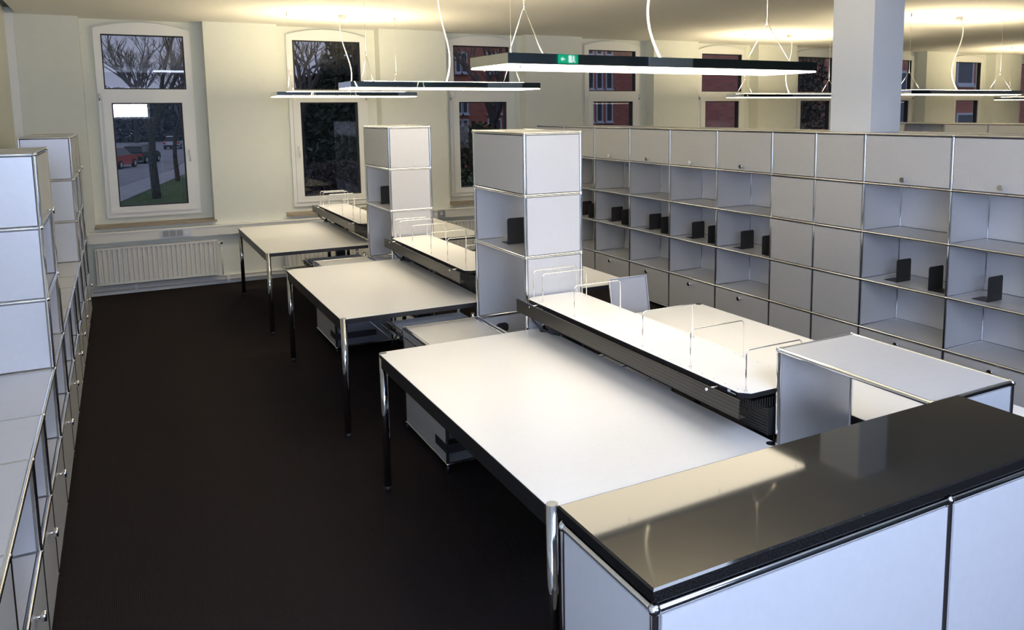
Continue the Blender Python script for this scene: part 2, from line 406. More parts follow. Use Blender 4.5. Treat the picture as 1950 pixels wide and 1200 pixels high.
# radiators
def radiator(cx, label, W=1.2):
    r = thing('radiator', label, 'radiator', (cx, 8.93, 0), 0, 'radiators below the windows')
    p = MB(); nrib = 25; st = W / nrib; prof = []
    for q in range(nrib):
        x = -W / 2 + q * st
        prof += [(x, -.075), (x + st * .25, -.098), (x + st * .62, -.098), (x + st * .82, -.075)]
    prof += [(W / 2, -.075), (W / 2, -.055), (-W / 2, -.055)]
    p.prism(prof, .145, .515, 'z')
    p.build('ribbed_panel', 'radiator', r)
    e = MB().box(-W / 2 - .006, W / 2 + .006, -.101, -.02, .515, .532).box(-W / 2 - .006, W / 2 + .006, -.10, -.05, .128, .146).box(-W / 2 - .01, -W / 2, -.095, -.02, .13, .53).box(W / 2, W / 2 + .01, -.095, -.02, .13, .53)
    e.build('casing', 'radiator', r)
    v = MB().tube([(W / 2 + .01, -.06, .49), (W / 2 + .05, -.06, .49)], .012, 8).tube([(W / 2 + .05, -.06, .49), (W / 2 + .05, -.09, .49)], .022, 12)
    vo = v.build('valve', 'radiator', r); MB().tube([(W / 2 + .05, -.091, .49), (W / 2 + .05, -.096, .49)], .013, 12).build('valve_cap', 'blackmetal', vo)
    MB().tube([(W / 2 + .05, -.06, .49), (W / 2 + .05, -.06, .112)], .008, 8).build('feed_pipe', 'radiator', r)
    MB().tube([(-W / 2 + .03, -.04, .13), (-W / 2 - .03, -.04, .13), (-W / 2 - .03, -.04, .112)], .008, 8).build('return_pipe', 'radiator', r)
    for bx in (-W / 2 + .2, W / 2 - .24): box(bx, bx + .04, -.055, -.0, .2, .48).build('bracket', 'radiator', r)
radiator(-.49, 'ribbed cream radiator under the leftmost window')
radiator(1.52, 'ribbed cream radiator half hidden behind the farthest desk on the aisle side', 1.3)
radiator(3.35, 'ribbed cream radiator right of the small grey socket')
hp = MB()
for z in (.095, .055): hp.tube([(-1.15, 8.89, z), (10, 8.89, z)], .011, 8)
for q in range(12): hp.box(-.75 + q * .95, -.72 + q * .95, 8.88, 8.924, .03, .107)
tag(hp.build('heating_pipes', 'radiator'), 'pair of white heating pipes along the baseboard', 'pipe')

# ================================================================== CABINETS
Z5 = [.03, .38, .73, 1.08, 1.43, 1.78]
# ---- long shelving wall on the right (front faces -X; u = -y)
cy_ = [-.61, .085, .785, 1.48, 2.175, 2.868, 3.331, 3.801, 4.495, 5.198, 5.899, 6.607, 7.32, 8.03]
us = [-y for y in reversed(cy_)]
n_c = len(us) - 1
cells = {}
for i in range(n_c):
    ylo = -us[i + 1]
    near = ylo < 2.8
    if abs(ylo - 2.868) < .01 or abs(ylo - 3.331) < .01:
        closed_pillar = abs(ylo - 2.868) < .01
        for j in range(5): cells[(i, j)] = dict(front='panel', back=True, bottom=not closed_pillar, left=True if not closed_pillar else None, right=True if closed_pillar else None, top=(j == 4 and not closed_pillar))
        continue
    for j in range(5):
        c_ = dict(left=True, right=True)
        if j == 4: c_['front'] = ('flap', 'perf_xz') if near else 'flap'; c_['top'] = True
        if j == 0: c_['front'] = 'drawer'
        cells[(i, j)] = c_
XC = 3.836; DC = .40
cab = unit('shelving_wall', 'long grey shelving wall with flap doors, open bays and drawers under the pillar', 'shelving', (XC, 0, 0), -PI / 2, us, DC, Z5, cells, feet=True)
# top plate pieces around the pillar
pl = MB(); ly0, ly1 = PX0 - XC, PX1 - XC
ua, ub = -3.331 + .009, -2.868 - .009
pl.box(ua, ub, .007, ly0 - .001, 1.775, 1.787); pl.box(ua, -PY1 - .001, ly0 - .001, DC - .007, 1.775, 1.787); pl.box(-PY0 + .001, ub, ly0 - .001, DC - .007, 1.775, 1.787)
pl.build('top_panel', 'paint', cab)

# bookends
def make_bookend():
    m_ = MB()
    up = [(0.0, 0.0), (.15, 0.0), (.15, .150), (.146, .158), (.138, .162), (.012, .162), (.004, .158), (0.0, .150)]
    m_.prism(up, -.001, .001, 'y')
    m_.prism([(.008, .001), (.142, .001), (.142, .105), (.136, .115), (.126, .118), (.024, .118), (.014, .115), (.008, .105)], .0, .0016, 'z')
    return m_
BE = make_bookend().build('bookend', 'blackmetal')
first = [True]
def bookend(x, y, z, foot, label, group='black bookends on the shelving', rz=None):
    o = BE if first[0] else BE.copy()
    if not first[0]: COL.objects.link(o)
    first[0] = False
    o.location = (x, y, z + .0062)
    if foot < 0: o.scale = (1, -1, 1)
    if rz is not None: o.rotation_euler = (0, 0, rz)
    tag(o, label, 'bookend', group)
bays = [(2.635, 2.35, 'the bay just right of the closed grey columns'), (4.268, 3.96, 'the bay just left of the closed grey columns'),
        (4.96, 4.677, 'the second open bay left of the closed columns'), (5.67, 5.418, 'the third open bay left of the closed columns'),
        (6.40, 6.144, 'the fourth open bay left of the closed columns'), (7.079, 6.85, 'the bay beside the nearer tall tower')]
for a, b_, t in bays:
    bookend(3.925, a, .73, 1, 'black bookend on the left in ' + t)
    bookend(3.89, b_, .73, -1, 'black bookend on the right in ' + t)
bookend(3.915, 1.943, .73, 1, 'black metal bookend in the bay at the right edge of the photo')

# ---- low unit and towers along the left wall (front faces +X; u = y)
XLF = -1.152; DL = .355
ly = [.035, .77, 1.505, 2.234, 2.732, 3.439, 4.168, 4.88, 5.576, 6.03, 6.755, 7.46, 8.17]
cells = {}
for i in range(len(ly) - 1):
    cells[(i, 0)] = dict(front='drawer', left=True, right=True)
    cells[(i, 1)] = dict(front=('panel', 'perf_xz') if i < 2 else None, left=True, right=True, top=True)
unit('low_sideboard', 'long low grey sideboard along the left wall with open bays over knobbed drawers', 'sideboard', (XLF, 0, 0), PI / 2, ly, DL, Z5[:3], cells, feet=True)
def left_tower(nodes__, label):
    cells = {}
    m_ = len(nodes__) - 1
    for i in range(m_):
        for j in range(3):
            cells[(i, j)] = dict(front='flap' if j == 2 else None, left=True, right=True, top=(j == 2), bottom=(j > 0))
    zz = [0.0, .35, .70, 1.05]
    return unit('shelf_tower', label, 'shelf', (XLF, 0, .73), PI / 2, nodes__, DL, zz, cells, 'shelf towers on the low sideboard', open_bottom=True)
left_tower([3.439, 4.168], 'nearer shelf tower on the left sideboard, one bay wide')
left_tower([6.755, 7.46, 8.17], 'farther shelf tower on the left sideboard, two bays wide, near the window wall')

# ---- counter with the granite top (front faces -Y)
KX = [0, .835, 1.36]
cells = {}
for i in range(2):
    cells[(i, 0)] = dict(front='panel', back=True, left=True, right=True)
    cells[(i, 1)] = dict(front='panel', back=None, left=True, right=True, top=True)
ct = unit('reception_counter', 'grey panelled counter with polished black granite top in the right foreground', 'counter', (0, .005, 0), 0, KX, .345, [.03, .34, 1.05], cells, feet=True)
gm = MB()
def slab(x0, x1, y0, y1, z0, z1, bv=.004):
    g_ = MB(); i = 0
    rings = [(bv, z0), (0, z0 + bv), (0, z1 - bv), (bv, z1)]
    for ins, z in rings: g_.v += [(x0 + ins, y0 + ins, z), (x1 - ins, y0 + ins, z), (x1 - ins, y1 - ins, z), (x0 + ins, y1 - ins, z)]
    g_.f.append((3, 2, 1, 0)); g_.sm.append(False)
    for r_ in range(3):
        for k in range(4):
            k2 = (k + 1) % 4; g_.f.append((r_ * 4 + k, r_ * 4 + k2, r_ * 4 + 4 + k2, r_ * 4 + 4 + k)); g_.sm.append(False)
    g_.f.append((12, 13, 14, 15)); g_.sm.append(False)
    return g_
go = slab(-.007, 1.374, -.006, .362, 1.0635, 1.0935).build('granite_top', 'granite', ct); go['label'] = 'polished black granite slab'

# ---- towers between the desks and the low rack behind the counter (front faces -X)
TX0, TX1 = 1.150, 1.505
def tower(y0, y1, label, group='shelf towers between the desks'):
    zs = [.045, .645, 1.145, 1.492, 1.838]
    cells = {(0, 0): dict(left=None, right=None, back=None, bottom=True), (0, 1): dict(left=True, right=True, back=None, bottom=None),
             (0, 2): dict(left='perf_yz', right='perf_yz', back=None), (0, 3): dict(left='perf_yz', right='perf_yz', front=('panel', 'perf_xz'), back='perf_xz', top=True)}
    r = unit('desk_tower', label, 'shelf', (TX0, 0, 0), -PI / 2, [-y1, -y0], TX1 - TX0, zs, cells, group, feet=True)
    # low cable panel at the far end with its black outlet
    cp = box(-y1 - .004, -y1 + .004, .011, TX1 - TX0 - .011, .07, .632).build('cable_panel', 'paint', r)
    rr = [(.165 + .032 * math.cos(t_) * 1.0 + (.012 if math.cos(t_) > 0 else -.012), .555 + .022 * math.sin(t_) + (.010 if math.sin(t_) > 0 else -.010)) for t_ in [2 * PI * (q + .5) / 24 for q in range(24)]]
    MB().prism(rr, -y1 + .0045, -y1 + .012, 'x').build('cable_outlet', 'rubber', cp)
    return r
TA = (2.880, 3.600); TB = (5.435, 6.170)
tower(*TA, 'nearer tall grey tower of perforated panels between the desks')
tower(*TB, 'farther tall grey tower between the desks, in front of the second window')
bookend(TX0 + .09, TA[0] + .44, 1.145, 1, 'black bookend in the open bay of the nearer tall tower', 'black bookends in the towers', rz=0)
bookend(TX0 + .06, TB[0] + .50, 1.145, 1, 'black bookend in the open bay of the farther tall tower', 'black bookends in the towers', rz=0)
cells = {(0, 0): dict(left=True, right=True, back=None, bottom=True), (0, 1): dict(left=True, right=True, back=None, bottom=True, top=True)}
unit('open_rack', 'low open grey rack with chrome frame between the granite counter and the nearest desks', 'shelf', (1.28, 0, 0), -PI / 2, [-1.028, -.380], .385, [.045, .645, 1.075], cells, feet=True)

# ---- low sideboards under / beside the towers
def desk_sideboard(y0, y1, label):
    cells = {(0, 0): dict(left=True, right=True, back=True, top=True)}
    r = unit('desk_sideboard', label, 'sideboard', (.655, y0, 0), 0, [0, TX0 - .655 - .03], y1 - y0, [.045, .645], cells, 'low sideboards under the desks', feet=True)
    W = TX0 - .655 - .03
    MB().tube([(0, 0, .595), (0, y1 - y0, .595)], TR, 8).build('lower_rail', 'chrome', r)
    tr_ = MB().box(-.01, W * .7, -.02, .16, .115, .118).box(-.01, W * .7, -.021, -.018, .115, .165).box(-.012, -.009, -.02, .16, .115, .165)
    o = tr_.build('cable_tray', 'blackmetal', r); o['label'] = 'black metal tray'
    return r
desk_sideboard(TA[0], TA[1] - .01, 'low grey sideboard standing behind the nearest aisle desk')
desk_sideboard(TB[0], TB[1] - .01, 'low grey sideboard standing between the two farther aisle desks')
# right-hand container with its raised flap
cells = {(0, 0): dict(left=True, right=True, back=True)}
rs = unit('open_container', 'low grey container with a raised flap between the right-hand desks', 'sideboard', (1.72, 2.93, 0), 0, [0, .48], .25, [.045, .395], cells, feet=True)
fl = MB(); W = .285
def flap_pt(u, h, d=0): return (.195 + u, .215 + h * .19 - d, .40 + h)
H = .475
fl.quad(flap_pt(0, 0), flap_pt(W, 0), flap_pt(W, H), flap_pt(0, H)); 
fl.v += [flap_pt(0, 0, -.008), flap_pt(W, 0, -.008), flap_pt(W, H, -.008), flap_pt(0, H, -.008)]
fl.f += [(7, 6, 5, 4), (0, 4, 5, 1), (1, 5, 6, 2), (2, 6, 7, 3), (3, 7, 4, 0)]; fl.sm += [False] * 5
fo = fl.build('flap', 'paint', rs)
lp = MB().tube([flap_pt(0, 0, .006), flap_pt(0, H, .006), flap_pt(W, H, .006), flap_pt(W, 0, .006)], .006, 6); lp.build('flap_lip', 'paint', fo)

# ================================================================== DESKS
def make_desk(x0, x1, y0, y1, label, side=False, notch=None):
    H = .74
    r = thing('desk', label, 'desk', (x0, y0, 0), 0, 'white desks in two rows')
    W, L_ = x1 - x0, y1 - y0
    lr = .0195
    def outline(e):
        n_ = .030
        if notch:
            a, b_ = notch
            return [(a + e + n_, e), (W - e - n_, e), (W - e - n_, e + n_), (W - e, e + n_), (W - e, L_ - e - n_), (W - e - n_, L_ - e - n_), (W - e - n_, L_ - e), (e + n_, L_ - e), (e + n_, L_ - e - n_), (e, L_ - e - n_), (e, b_ + e), (a + e, b_ + e), (a + e, e + n_), (a + e + n_, e + n_)]
        return [(e + n_, e), (W - e - n_, e), (W - e - n_, e + n_), (W - e, e + n_), (W - e, L_ - e - n_), (W - e - n_, L_ - e - n_), (W - e - n_, L_ - e), (e + n_, L_ - e), (e + n_, L_ - e - n_), (e, L_ - e - n_), (e, e + n_), (e + n_, e + n_)]
    MB().prism(outline(.002), H - .0175, H, 'z').build('tabletop', 'laminate', r)
    eo = outline(.0); ei = outline(.0035)
    e_ = MB()
    for q in range(len(eo)):
        q2 = (q + 1) % len(eo); a, b_ = eo[q], eo[q2]; c_, d_ = ei[q2], ei[q]
        e_.prism([a, b_, c_, d_], H - .019, H - .0015, 'z')
    e_.build('black_edge', 'black', r)
    f = MB(); t_ = .028; ins = .006
    nx, ny = notch or (0., 0.)
    f.box(nx + ins + t_, W - ins - t_, .40, .43, H - .075, H - .0195); f.box(ins + t_, W - ins - t_, L_ - .43, L_ - .40, H - .075, H - .0195)
    f.box(nx + .03, W - .03, ins, ins + .02, H - .032, H - .0195); f.box(.03, W - .03, L_ - ins - .02, L_ - ins, H - .032, H - .0195)
    f.box(ins, ins + t_, ny + .03, L_ - .03, H - .075, H - .0195)
    if notch: f.box(nx + ins, nx + ins + t_, .03, ny + .2, H - .075, H - .0195); f.box(W - ins - t_, W - ins, .03, L_ - .03, H - .075, H - .0195)
    f.build('frame', 'black', r)
    for lx0 in (lr + .001, W - lr - .001):
        for lyy in (lr + .001, L_ - lr - .001):
            lx = lx0
            if notch and lx < .1 and lyy < .1: lx += nx
            lg = MB().tube([(lx, lyy, .03), (lx, lyy, H + .0008)], lr, 20).build('leg', 'leg_chrome', r)
            MB().tube([(lx, lyy, 0), (lx, lyy, .03)], lr - .003, 16).build('foot', 'blackmetal', lg)
    if side:
        MB().box(.05, .065, L_ - .36, L_ - .05, H - .125, H - .085).build('drawer_slide', 'railmetal', r)
    return r
X1L, X1R = .285, 1.240
make_desk(.287, X1R, .973, 2.858, 'nearest white aisle desk, behind the granite counter', True)
make_desk(.283, X1R, 3.625, 5.420, 'middle white aisle desk, left of the nearer tall tower', True)
make_desk(.268, X1R, 6.28, 8.17, 'farthest white aisle desk, in front of the radiators', True)
make_desk(1.415, 2.355, .40, 2.858, 'nearest right-hand white desk, between the wire dividers and the drawers', notch=(.275, .645))
make_desk(1.415, 2.355, 3.625, 5.420, 'middle right-hand white desk, right of the nearer tall tower')
make_desk(1.415, 2.355, 6.28, 8.17, 'farthest right-hand white desk, by the third window')
# thin pull-out trays under the near ends of two aisle desks
def pull_tray(y, label):
    r = thing('pull_out_tray', label, 'tray', (.66, y, .60), 0, 'pull-out trays under the desks')
    W = .50
    box(.012, W, .0, .30, -.004, .004).build('tray_plate', 'tray', r)
    MB().tube([(0, 0, .006), (0, .30, .006)], .009, 8).box(-.040, -.006, 0, .30, -.016, -.004).tube([(-.040, 0, -.010), (-.040, .30, -.010)], .008, 8).build('side_rails', 'chrome', r)
    MB().box(-.02, W, -.012, 0, -.045, -.012).build('front_bar', 'black', r)
    MB().tube([(W - .02, .02, .0), (W - .02, .02, .064)], .012, 12).tube([(W - .02, .27, .0), (W - .02, .27, .064)], .012, 12).build('hanger_posts', 'chrome', r)
pull_tray(3.645, 'grey pull-out tray with chrome rails hanging under the middle aisle desk')
pull_tray(6.30, 'grey pull-out tray with chrome rails hanging under the farthest aisle desk')

# ---- shelf over each pair of desks
SZ = .925
def wire_hoop(y):
    x0, x1, h, r = .030, .305, .157, .016
    pts = [(x0, y, 0)]
    pts += [(x0, y, h - r)] + [(x0 + r - r * math.cos(a), y, h - r + r * math.sin(a)) for a in (PI / 8, PI / 4, 3 * PI / 8, PI / 2)]
    pts += [(x1 - r + r * math.sin(a), y, h - r + r * math.cos(a)) for a in (0, PI / 8, PI / 4, 3 * PI / 8, PI / 2)] + [(x1, y, 0)]
    m_ = MB().tube(pts, .0029, 8)
    for x in (x0, x1): m_.tube([(x, y, 0), (x, y, .006)], .0055, 8)
    return m_
def over_shelf(y0, y1, hoops, label, gl):
    X0, X1 = 1.130, 1.462; W = X1 - X0; L_ = y1 - y0
    r = thing('desk_shelf', label, 'shelf', (X0, y0, SZ), 0, 'shelves above the desks')
    ch = .035
    ol = [(ch, 0), (W - ch, 0), (W, ch), (W, L_ - ch), (W - ch, L_), (ch, L_), (0, L_ - ch), (0, ch)]
    bd = MB().prism(ol, -.0015, 0, 'z').build('shelf_board', 'shelfboard', r)
    MB().prism(ol, -.020, -.0016, 'z').build('board_edge', 'black', r)
    sm = MB()
    for q in range(int(L_ / .07)):
        for x in (.022, W - .022): sm.tube([(x, .06 + q * .07, -.001), (x, .06 + q * .07, .0004)], .0022, 6)
    sm.build('peg_holes', 'black', bd)
    for y in hoops: wire_hoop(y - y0).build('wire_divider', 'chrome', r)
    # slotted rail hanging on the aisle side and the perforated basket below
    rx = -.058
    rl = MB().box(rx, rx + .004, -.04, L_ + .0, -.068, .0).build('slotted_rail', 'perfrail', r)
    MB().box(rx + .004, rx + .03, -.04, L_, -.068, -.064).box(rx, rx + .006, -.04, L_, -.001, .002).build('rail_lip', 'railmetal', rl)
    MB().quad((rx + .03, .0, -.068), (W - .01, .0, -.068), (W - .01, L_, -.068), (rx + .03, L_, -.068)).quad((.02, .0, -.066), (W - .02, .0, -.066), (W - .02, .0, -.03), (.02, .0, -.03)).build('perforated_basket', 'perfbasket', r)
    MB().box(W - .012, W, .0, L_, -.07, -.0205).build('rear_rail', 'black', r)
    for y in (.14, L_ - .16): MB().tube([(rx - .005, y, -.010), (.01, y, -.010)], .0055, 10).build('bracket', 'chrome', r)
    for x, y in ((.075, L_ - .07), (.312, .55)):
        p = MB().tube([(x, y, -.1835), (x, y, -.021)], .012, 14).build('post', 'chrome', r)
        MB().tube([(x, y, -.1838), (x, y, -.173)], .024 if x < .2 else .012, 18).build('post_base', 'blackmetal', p)
    if gl:
        lb = MB().box(-.0012, -.0001, .075, .090, -.013, -.004).box(-.0012, -.0001, .045, .072, -.0125, -.0105)
        lb.build('printed_mark', 'labelwhite', r)
    cb = MB().tube([(-.03, L_ - .12, -.07), (-.02, L_ - .13, -.10), (.01, L_ - .16, -.14), (.06, L_ - .20, -.165), (.09, L_ - .23, -.17)], .006, 8)
    cb.build('cable', 'rubber', r)
    # ribbed cable trough between the desks
    t = thing('cable_trough', 'black ribbed cable trough ' + label.split('shelf ')[1], 'cable trough', (1.252, y0, .745), 0, 'black cable troughs between the desks')
    pr_ = []
    n_ = 9; z0, z1 = 0.0, .105
    for q in range(n_):
        za = z0 + (z1 - z0) * q / n_; zb = z0 + (z1 - z0) * (q + 1) / n_
        pr_ += [(-.0, za), (-.0, zb - .003), (.003, zb - .0029), (.003, zb)]
    tw = .142
    m_ = MB().prism(pr_ + [(.008, z1), (.008, .008), (tw - .008, .008), (tw - .008, z1), (tw, z1), (tw, z0)], .005, L_ - .02, 'y')
    m_.build('trough_body', 'railmetal', t)
    MB().box(-.003, tw, .0, .005, -.0, .108).box(-.003, tw, L_ - .02, L_ - .015, 0, .108).build('end_cap', 'blackmetal', t)
    for y in (.1, L_ - .2): box(.02, tw - .02, y, y + .04, -.745, 0).build('support_foot', 'blackmetal', t)
over_shelf(1.045, 2.850, [1.07, 1.40, 1.74, 2.35, 2.70, 2.81], 'white shelf with wire dividers above the nearest desks', True)
over_shelf(3.74, 5.400, [3.81, 4.15, 4.49, 4.92, 5.24, 5.365], 'white shelf with wire dividers above the middle desks', False)
over_shelf(6.40, 8.230, [6.47, 6.74, 7.17, 7.77, 8.05, 8.19], 'white shelf with wire dividers above the farthest desks', False)

# ---- far cabinet row beyond the shelving wall (front faces -X)
fy = [4.62, 5.32, 6.03, 6.73, 7.43, 8.13, 8.83]
us = [-y for y in reversed(fy)]; cells = {}
for i in range(len(us) - 1):
    ylo = -us[i + 1]
    for j in range(5):
        c_ = dict(left=True, right=True, top=(j == 4))
        if j == 4 and abs(ylo - 6.73) > .05: c_['front'] = 'panel'
        if j == 0: c_['front'] = 'drawer'
        cells[(i, j)] = c_
unit('far_cabinet_row', 'brownish grey cabinet row far behind the shelving wall right of the pillar', 'cabinet', (10.0, 0, 0), -PI / 2, us, .40, [.03, .37, .71, 1.05, 1.385, 1.72], cells, feet=True)

def area(name, loc, sx, sy, power, col, rot):
    d = bpy.data.lights.new(name, 'AREA'); d.shape = 'RECTANGLE'; d.size = sx; d.size_y = sy; d.energy = power; d.color = col
    o = bpy.data.objects.new(name, d); COL.objects.link(o); o.location = loc; o.rotation_euler = rot
    return o
# ================================================================== PENDANT LAMPS
def lamp(x0, x1, y0, y1, zb, label, can_dx=0., twist=0., sway=.08):
    cx, cy0 = (x0 + x1) / 2, (y0 + y1) / 2; L_, D_ = x1 - x0, y1 - y0
    r = thing('pendant_lamp', label, 'pendant lamp', (cx, cy0, zb), twist, 'long pendant lamps')
    hx, hy = L_ / 2, D_ / 2
    h = MB()
    h.box(-hx, hx, -hy, -hy + .004, .009, .052); h.box(-hx, hx, hy - .004, hy, .009, .052)
    h.box(-hx, -hx + .004, -hy + .004, hy - .004, .009, .052); h.box(hx - .004, hx, -hy + .004, hy - .004, .009, .052)
    h.box(-hx + .004, hx - .004, -hy + .004, hy - .004, .044, .048)
    h.build('housing', 'mirror', r)
    d = slab(-hx + .002, hx - .002, -hy + .002, hy - .002, 0, .0085, .003); d.build('diffuser', 'glow', r)
    fx = MB()
    for q in (-.5, -.17, .17, .5):
        fx.ball((q * L_ * .93, -hy + .012, -.001), .0055, 8, 5); fx.ball((q * L_ * .93, hy - .012, -.001), .0055, 8, 5)
    fx.build('fixing_pins', 'chrome', r)
    box(-hx + .12, hx - .12, -hy + .06, hy - .06, .0485, .056).build('uplight_strip', 'uplight', r)
    dl = area('downlight', (cx, cy0, zb - .004), L_ - .1, D_ - .06, 3.2 * L_ / 1.5, (1., .86, .66), (0, 0, twist)); dl.data.spread = math.radians(105)
    top = CEIL - zb
    for sx in (-1, 1):
        ax = sx * (hx - .17); jz = .26
        m_ = MB().tube([(ax, -hy + .02, .050), (ax, 0, jz)], .0022, 6).tube([(ax, hy - .02, .050), (ax, 0, jz)], .0022, 6).tube([(ax, 0, jz - .012), (ax, 0, jz + .02)], .005, 8).tube([(ax, 0, jz), (ax, 0, top - .03)], .0014, 6).tube([(ax, 0, top - .035), (ax, 0, top)], .007, 10)
        m_.build('suspension_wire', 'wire', r)
    cn = MB().tube([(can_dx, 0, top - .075), (can_dx, 0, top)], .038, 20); cn.build('ceiling_canopy', 'cord', r)
    pts = []
    for q in range(25):
        t_ = q / 24.; x = can_dx * t_ + .03 * (1 - t_)
        pts.append((x + sway * math.sin(t_ * PI * 1.6) * (1 - t_ * .55) * -1, .02 * math.sin(t_ * 5), .05 + (top - .12) * t_))
    MB().tube(pts, .0055, 8).build('power_cord', 'cord', r)
lamp(.575, 2.325, 1.87, 2.24, 2.141, 'nearest long mirrored pendant lamp above the nearest desks', twist=math.radians(1.6), sway=.07)
lamp(.70, 2.24, 4.80, 5.18, 2.138, 'second long mirrored pendant lamp, above the middle desks', sway=-.06)
lamp(.64, 2.12, 7.55, 7.92, 2.131, 'farthest long mirrored pendant lamp, in front of the second window', sway=-.07)
lamp(6.64, 8.60, 7.35, 7.72, 2.118, 'pendant lamp left of the pillar, beyond the shelving wall', sway=.06)
lamp(6.83, 8.83, 4.85, 5.20, 2.102, 'pendant lamp right of the pillar, beyond the shelving wall', sway=.10)
lamp(12.78, 14.7, 7.45, 7.80, 2.078, 'pendant lamp cut off by the right edge of the photo', sway=.08)

# cool fill panel added on the ceiling, out of view behind the viewer
cl = thing('added_fill_panel', 'added cool white fill panel on the ceiling behind the viewer', 'fill light', (.9, -1.5, CEIL))
fm = MB().box(-.95, .95, -.65, -.60, -.05, -.001).box(-.95, .95, .60, .65, -.05, -.001).box(-.95, -.90, -.60, .60, -.05, -.001).box(.90, .95, -.60, .60, -.05, -.001)
fm.build('fill_panel_frame', 'white_frame', cl)
box(-.90, .90, -.60, .60, -.030, -.001).build('fill_panel_face', mat('cool_fill_face', (.9, .9, .9), .5, emit=(.68, .80, 1.), estr=3.), cl)
area('added_panel_fill', (.9, -1.5, CEIL - .035), 1.76, 1.16, 95, (.62, .73, 1.0), (0, 0, 0))

# ================================================================== OUTDOORS
GZ = -1.95
struct('ground', box(-60, 120, YW + .6, 160, GZ - .2, GZ), 'grass', 'green lawn outside the windows', 'lawn')
# road running away from the building on the left, with pavement strip
rd = MB(); rd.prism([(-16, 40.), (-3.2, 40.5), (2.2, 62.), (7.2, 96.), (11, 158.), (-16, 158.)], GZ + .001, GZ + .03, 'z')
struct('road', rd, 'road', 'grey asphalt road outside the leftmost window', 'road')
pv = MB(); pv.prism([(-3.1, 40.4), (-.9, 40.4), (3.4, 60.), (9.0, 96.), (12.6, 157.), (11.1, 157.), (7.3, 96.), (2.3, 62.)], GZ + .002, GZ + .05, 'z')
struct('path', pv, 'path', 'pale pavement beside the road', 'path')
p2 = MB().box(9, 26, 74, 77, GZ + .001, GZ + .03)
struct('path_2', p2, 'path', 'pale path across the lawn outside the second window', 'path')
def car(label, loc, rz, paint):
    r = thing('car', label, 'car', loc, rz, 'cars parked on the road')
    L_, W = 4.0, 1.7
    def section(xs): return xs
    body = MB(); n_ = 8
    prof = [(-2.0, .35), (-2.02, .62), (-1.92, .88), (-1.2, .95), (.85, .98), (1.55, .90), (1.95, .72), (2.0, .40), (1.9, .26), (-1.9, .26)]
    ws = [(.80, 0.), (.85, 1.), (.80, 1.)]
    body.prism(prof, -W / 2, W / 2, 'y'); body.build('body', paint, r)
    cabp = [(-1.80, .93), (-1.45, 1.40), (-1.2, 1.46), (.1, 1.46), (.45, 1.38), (1.05, .95)]
    cb = MB(); i = 0
    for yy, ins in ((-W / 2 + .05, 0), (W / 2 - .05, 0)):
        for (x, z) in cabp: cb.v.append((x, yy * (1 - .18 * (z - .93) / .53), z))
    k = len(cabp)
    cb.f = [tuple(range(k)), tuple(range(2 * k - 1, k - 1, -1))] + [(a, a + k, (a + 1) % k + k, (a + 1) % k) for a in range(k)]; cb.sm = [False] * (k + 2)
    cb.build('cabin', 'car_glass', r)
    rf = MB(); rp = [(-1.50, 1.41), (-1.22, 1.485), (.1, 1.485), (.40, 1.41)]
    for yy in (-.66, .66):
        for (x, z) in rp: rf.v.append((x, yy, z))
    rf.f = [(0, 1, 2, 3), (7, 6, 5, 4), (0, 4, 5, 1), (1, 5, 6, 2), (2, 6, 7, 3), (3, 7, 4, 0)]; rf.sm = [False] * 6
    rf.build('roof', paint, r)
    for x in (-1.25, 1.28):
        for y in (-W / 2 + .02, W / 2 - .02):
            wh = MB().tube([(x, y - .1, .31), (x, y + .1, .31)], .31, 20).build('wheel', 'rubber', r)
            MB().tube([(x, y - .104, .31), (x, y + .104, .31)], .17, 14).build('hub_cap', 'car_silver', wh)
    tl = MB().box(-2.04, -1.9, -W / 2 - .005, -W / 2 + .25, .62, .82).box(-2.04, -1.9, W / 2 - .25, W / 2 + .005, .62, .82); tl.build('tail_lamps', 'lamp_red', r)
    MB().box(-2.035, -2.0, -.26, .26, .52, .63).build('number_plate', 'labelwhite', r)
    MB().box(-2.06, -1.85, -W / 2 + .04, W / 2 - .04, .30, .46).box(1.8, 2.05, -W / 2 + .04, W / 2 - .04, .30, .46).build('bumpers', 'rubber', r)
car('red hatchback parked on the road outside the leftmost window', (-1.1, 67.5, GZ + .03), math.radians(68), 'car_red')
car('dark car parked just beyond the red hatchback', (.75, 74.0, GZ + .03), math.radians(68), 'car_dark')
car('silver car farther up the road, seen past the tree trunks', (5.0, 103., GZ + .03), math.radians(74), 'car_silver')
def tree(label, x, y, h, seed, trunk_r=.22, spread=.9, name='bare_tree', depth=5, lean=0.):
    rnd = random.Random(seed)
    r = thing(name, label, 'tree', (x, y, GZ), 0, 'bare trees outside')
    tk, br_ = MB(), MB()
    def grow(p, d, l_, rad, lv):
        q = p + d * l_
        mid = p + d * l_ * .5 + Vector((rnd.uniform(-1, 1), rnd.uniform(-1, 1), 0)) * l_ * .04
        (tk if lv <= 1 else br_).tube([p, mid, q], rad, 8 if lv < 2 else 5 if lv < 4 else 3, caps=False, r1=rad * .68)
        if lv >= depth: return
        for _ in range(3 if lv else 4):
            a = rnd.uniform(0, 2 * PI); s = rnd.uniform(.35, .75) * spread
            nd = (d + Vector((math.cos(a) * s, math.sin(a) * s, rnd.uniform(-.1, .3)))).normalized()
            st = p + (q - p) * (rnd.uniform(.6, 1.) if lv else rnd.uniform(.75, 1.))
            grow(st, nd, l_ * rnd.uniform(.58, .8), rad * .58, lv + 1)
    grow(Vector((0, 0, -.05)), Vector((lean, 0, 1)).normalized(), h * .30, trunk_r, 0)
    tk.build('trunk', 'bark', r); br_.build('branches', 'twig', r)
tree('bare tree with forked trunk in the middle of the leftmost window', .62, 41.5, 12, 3, .20, depth=6)
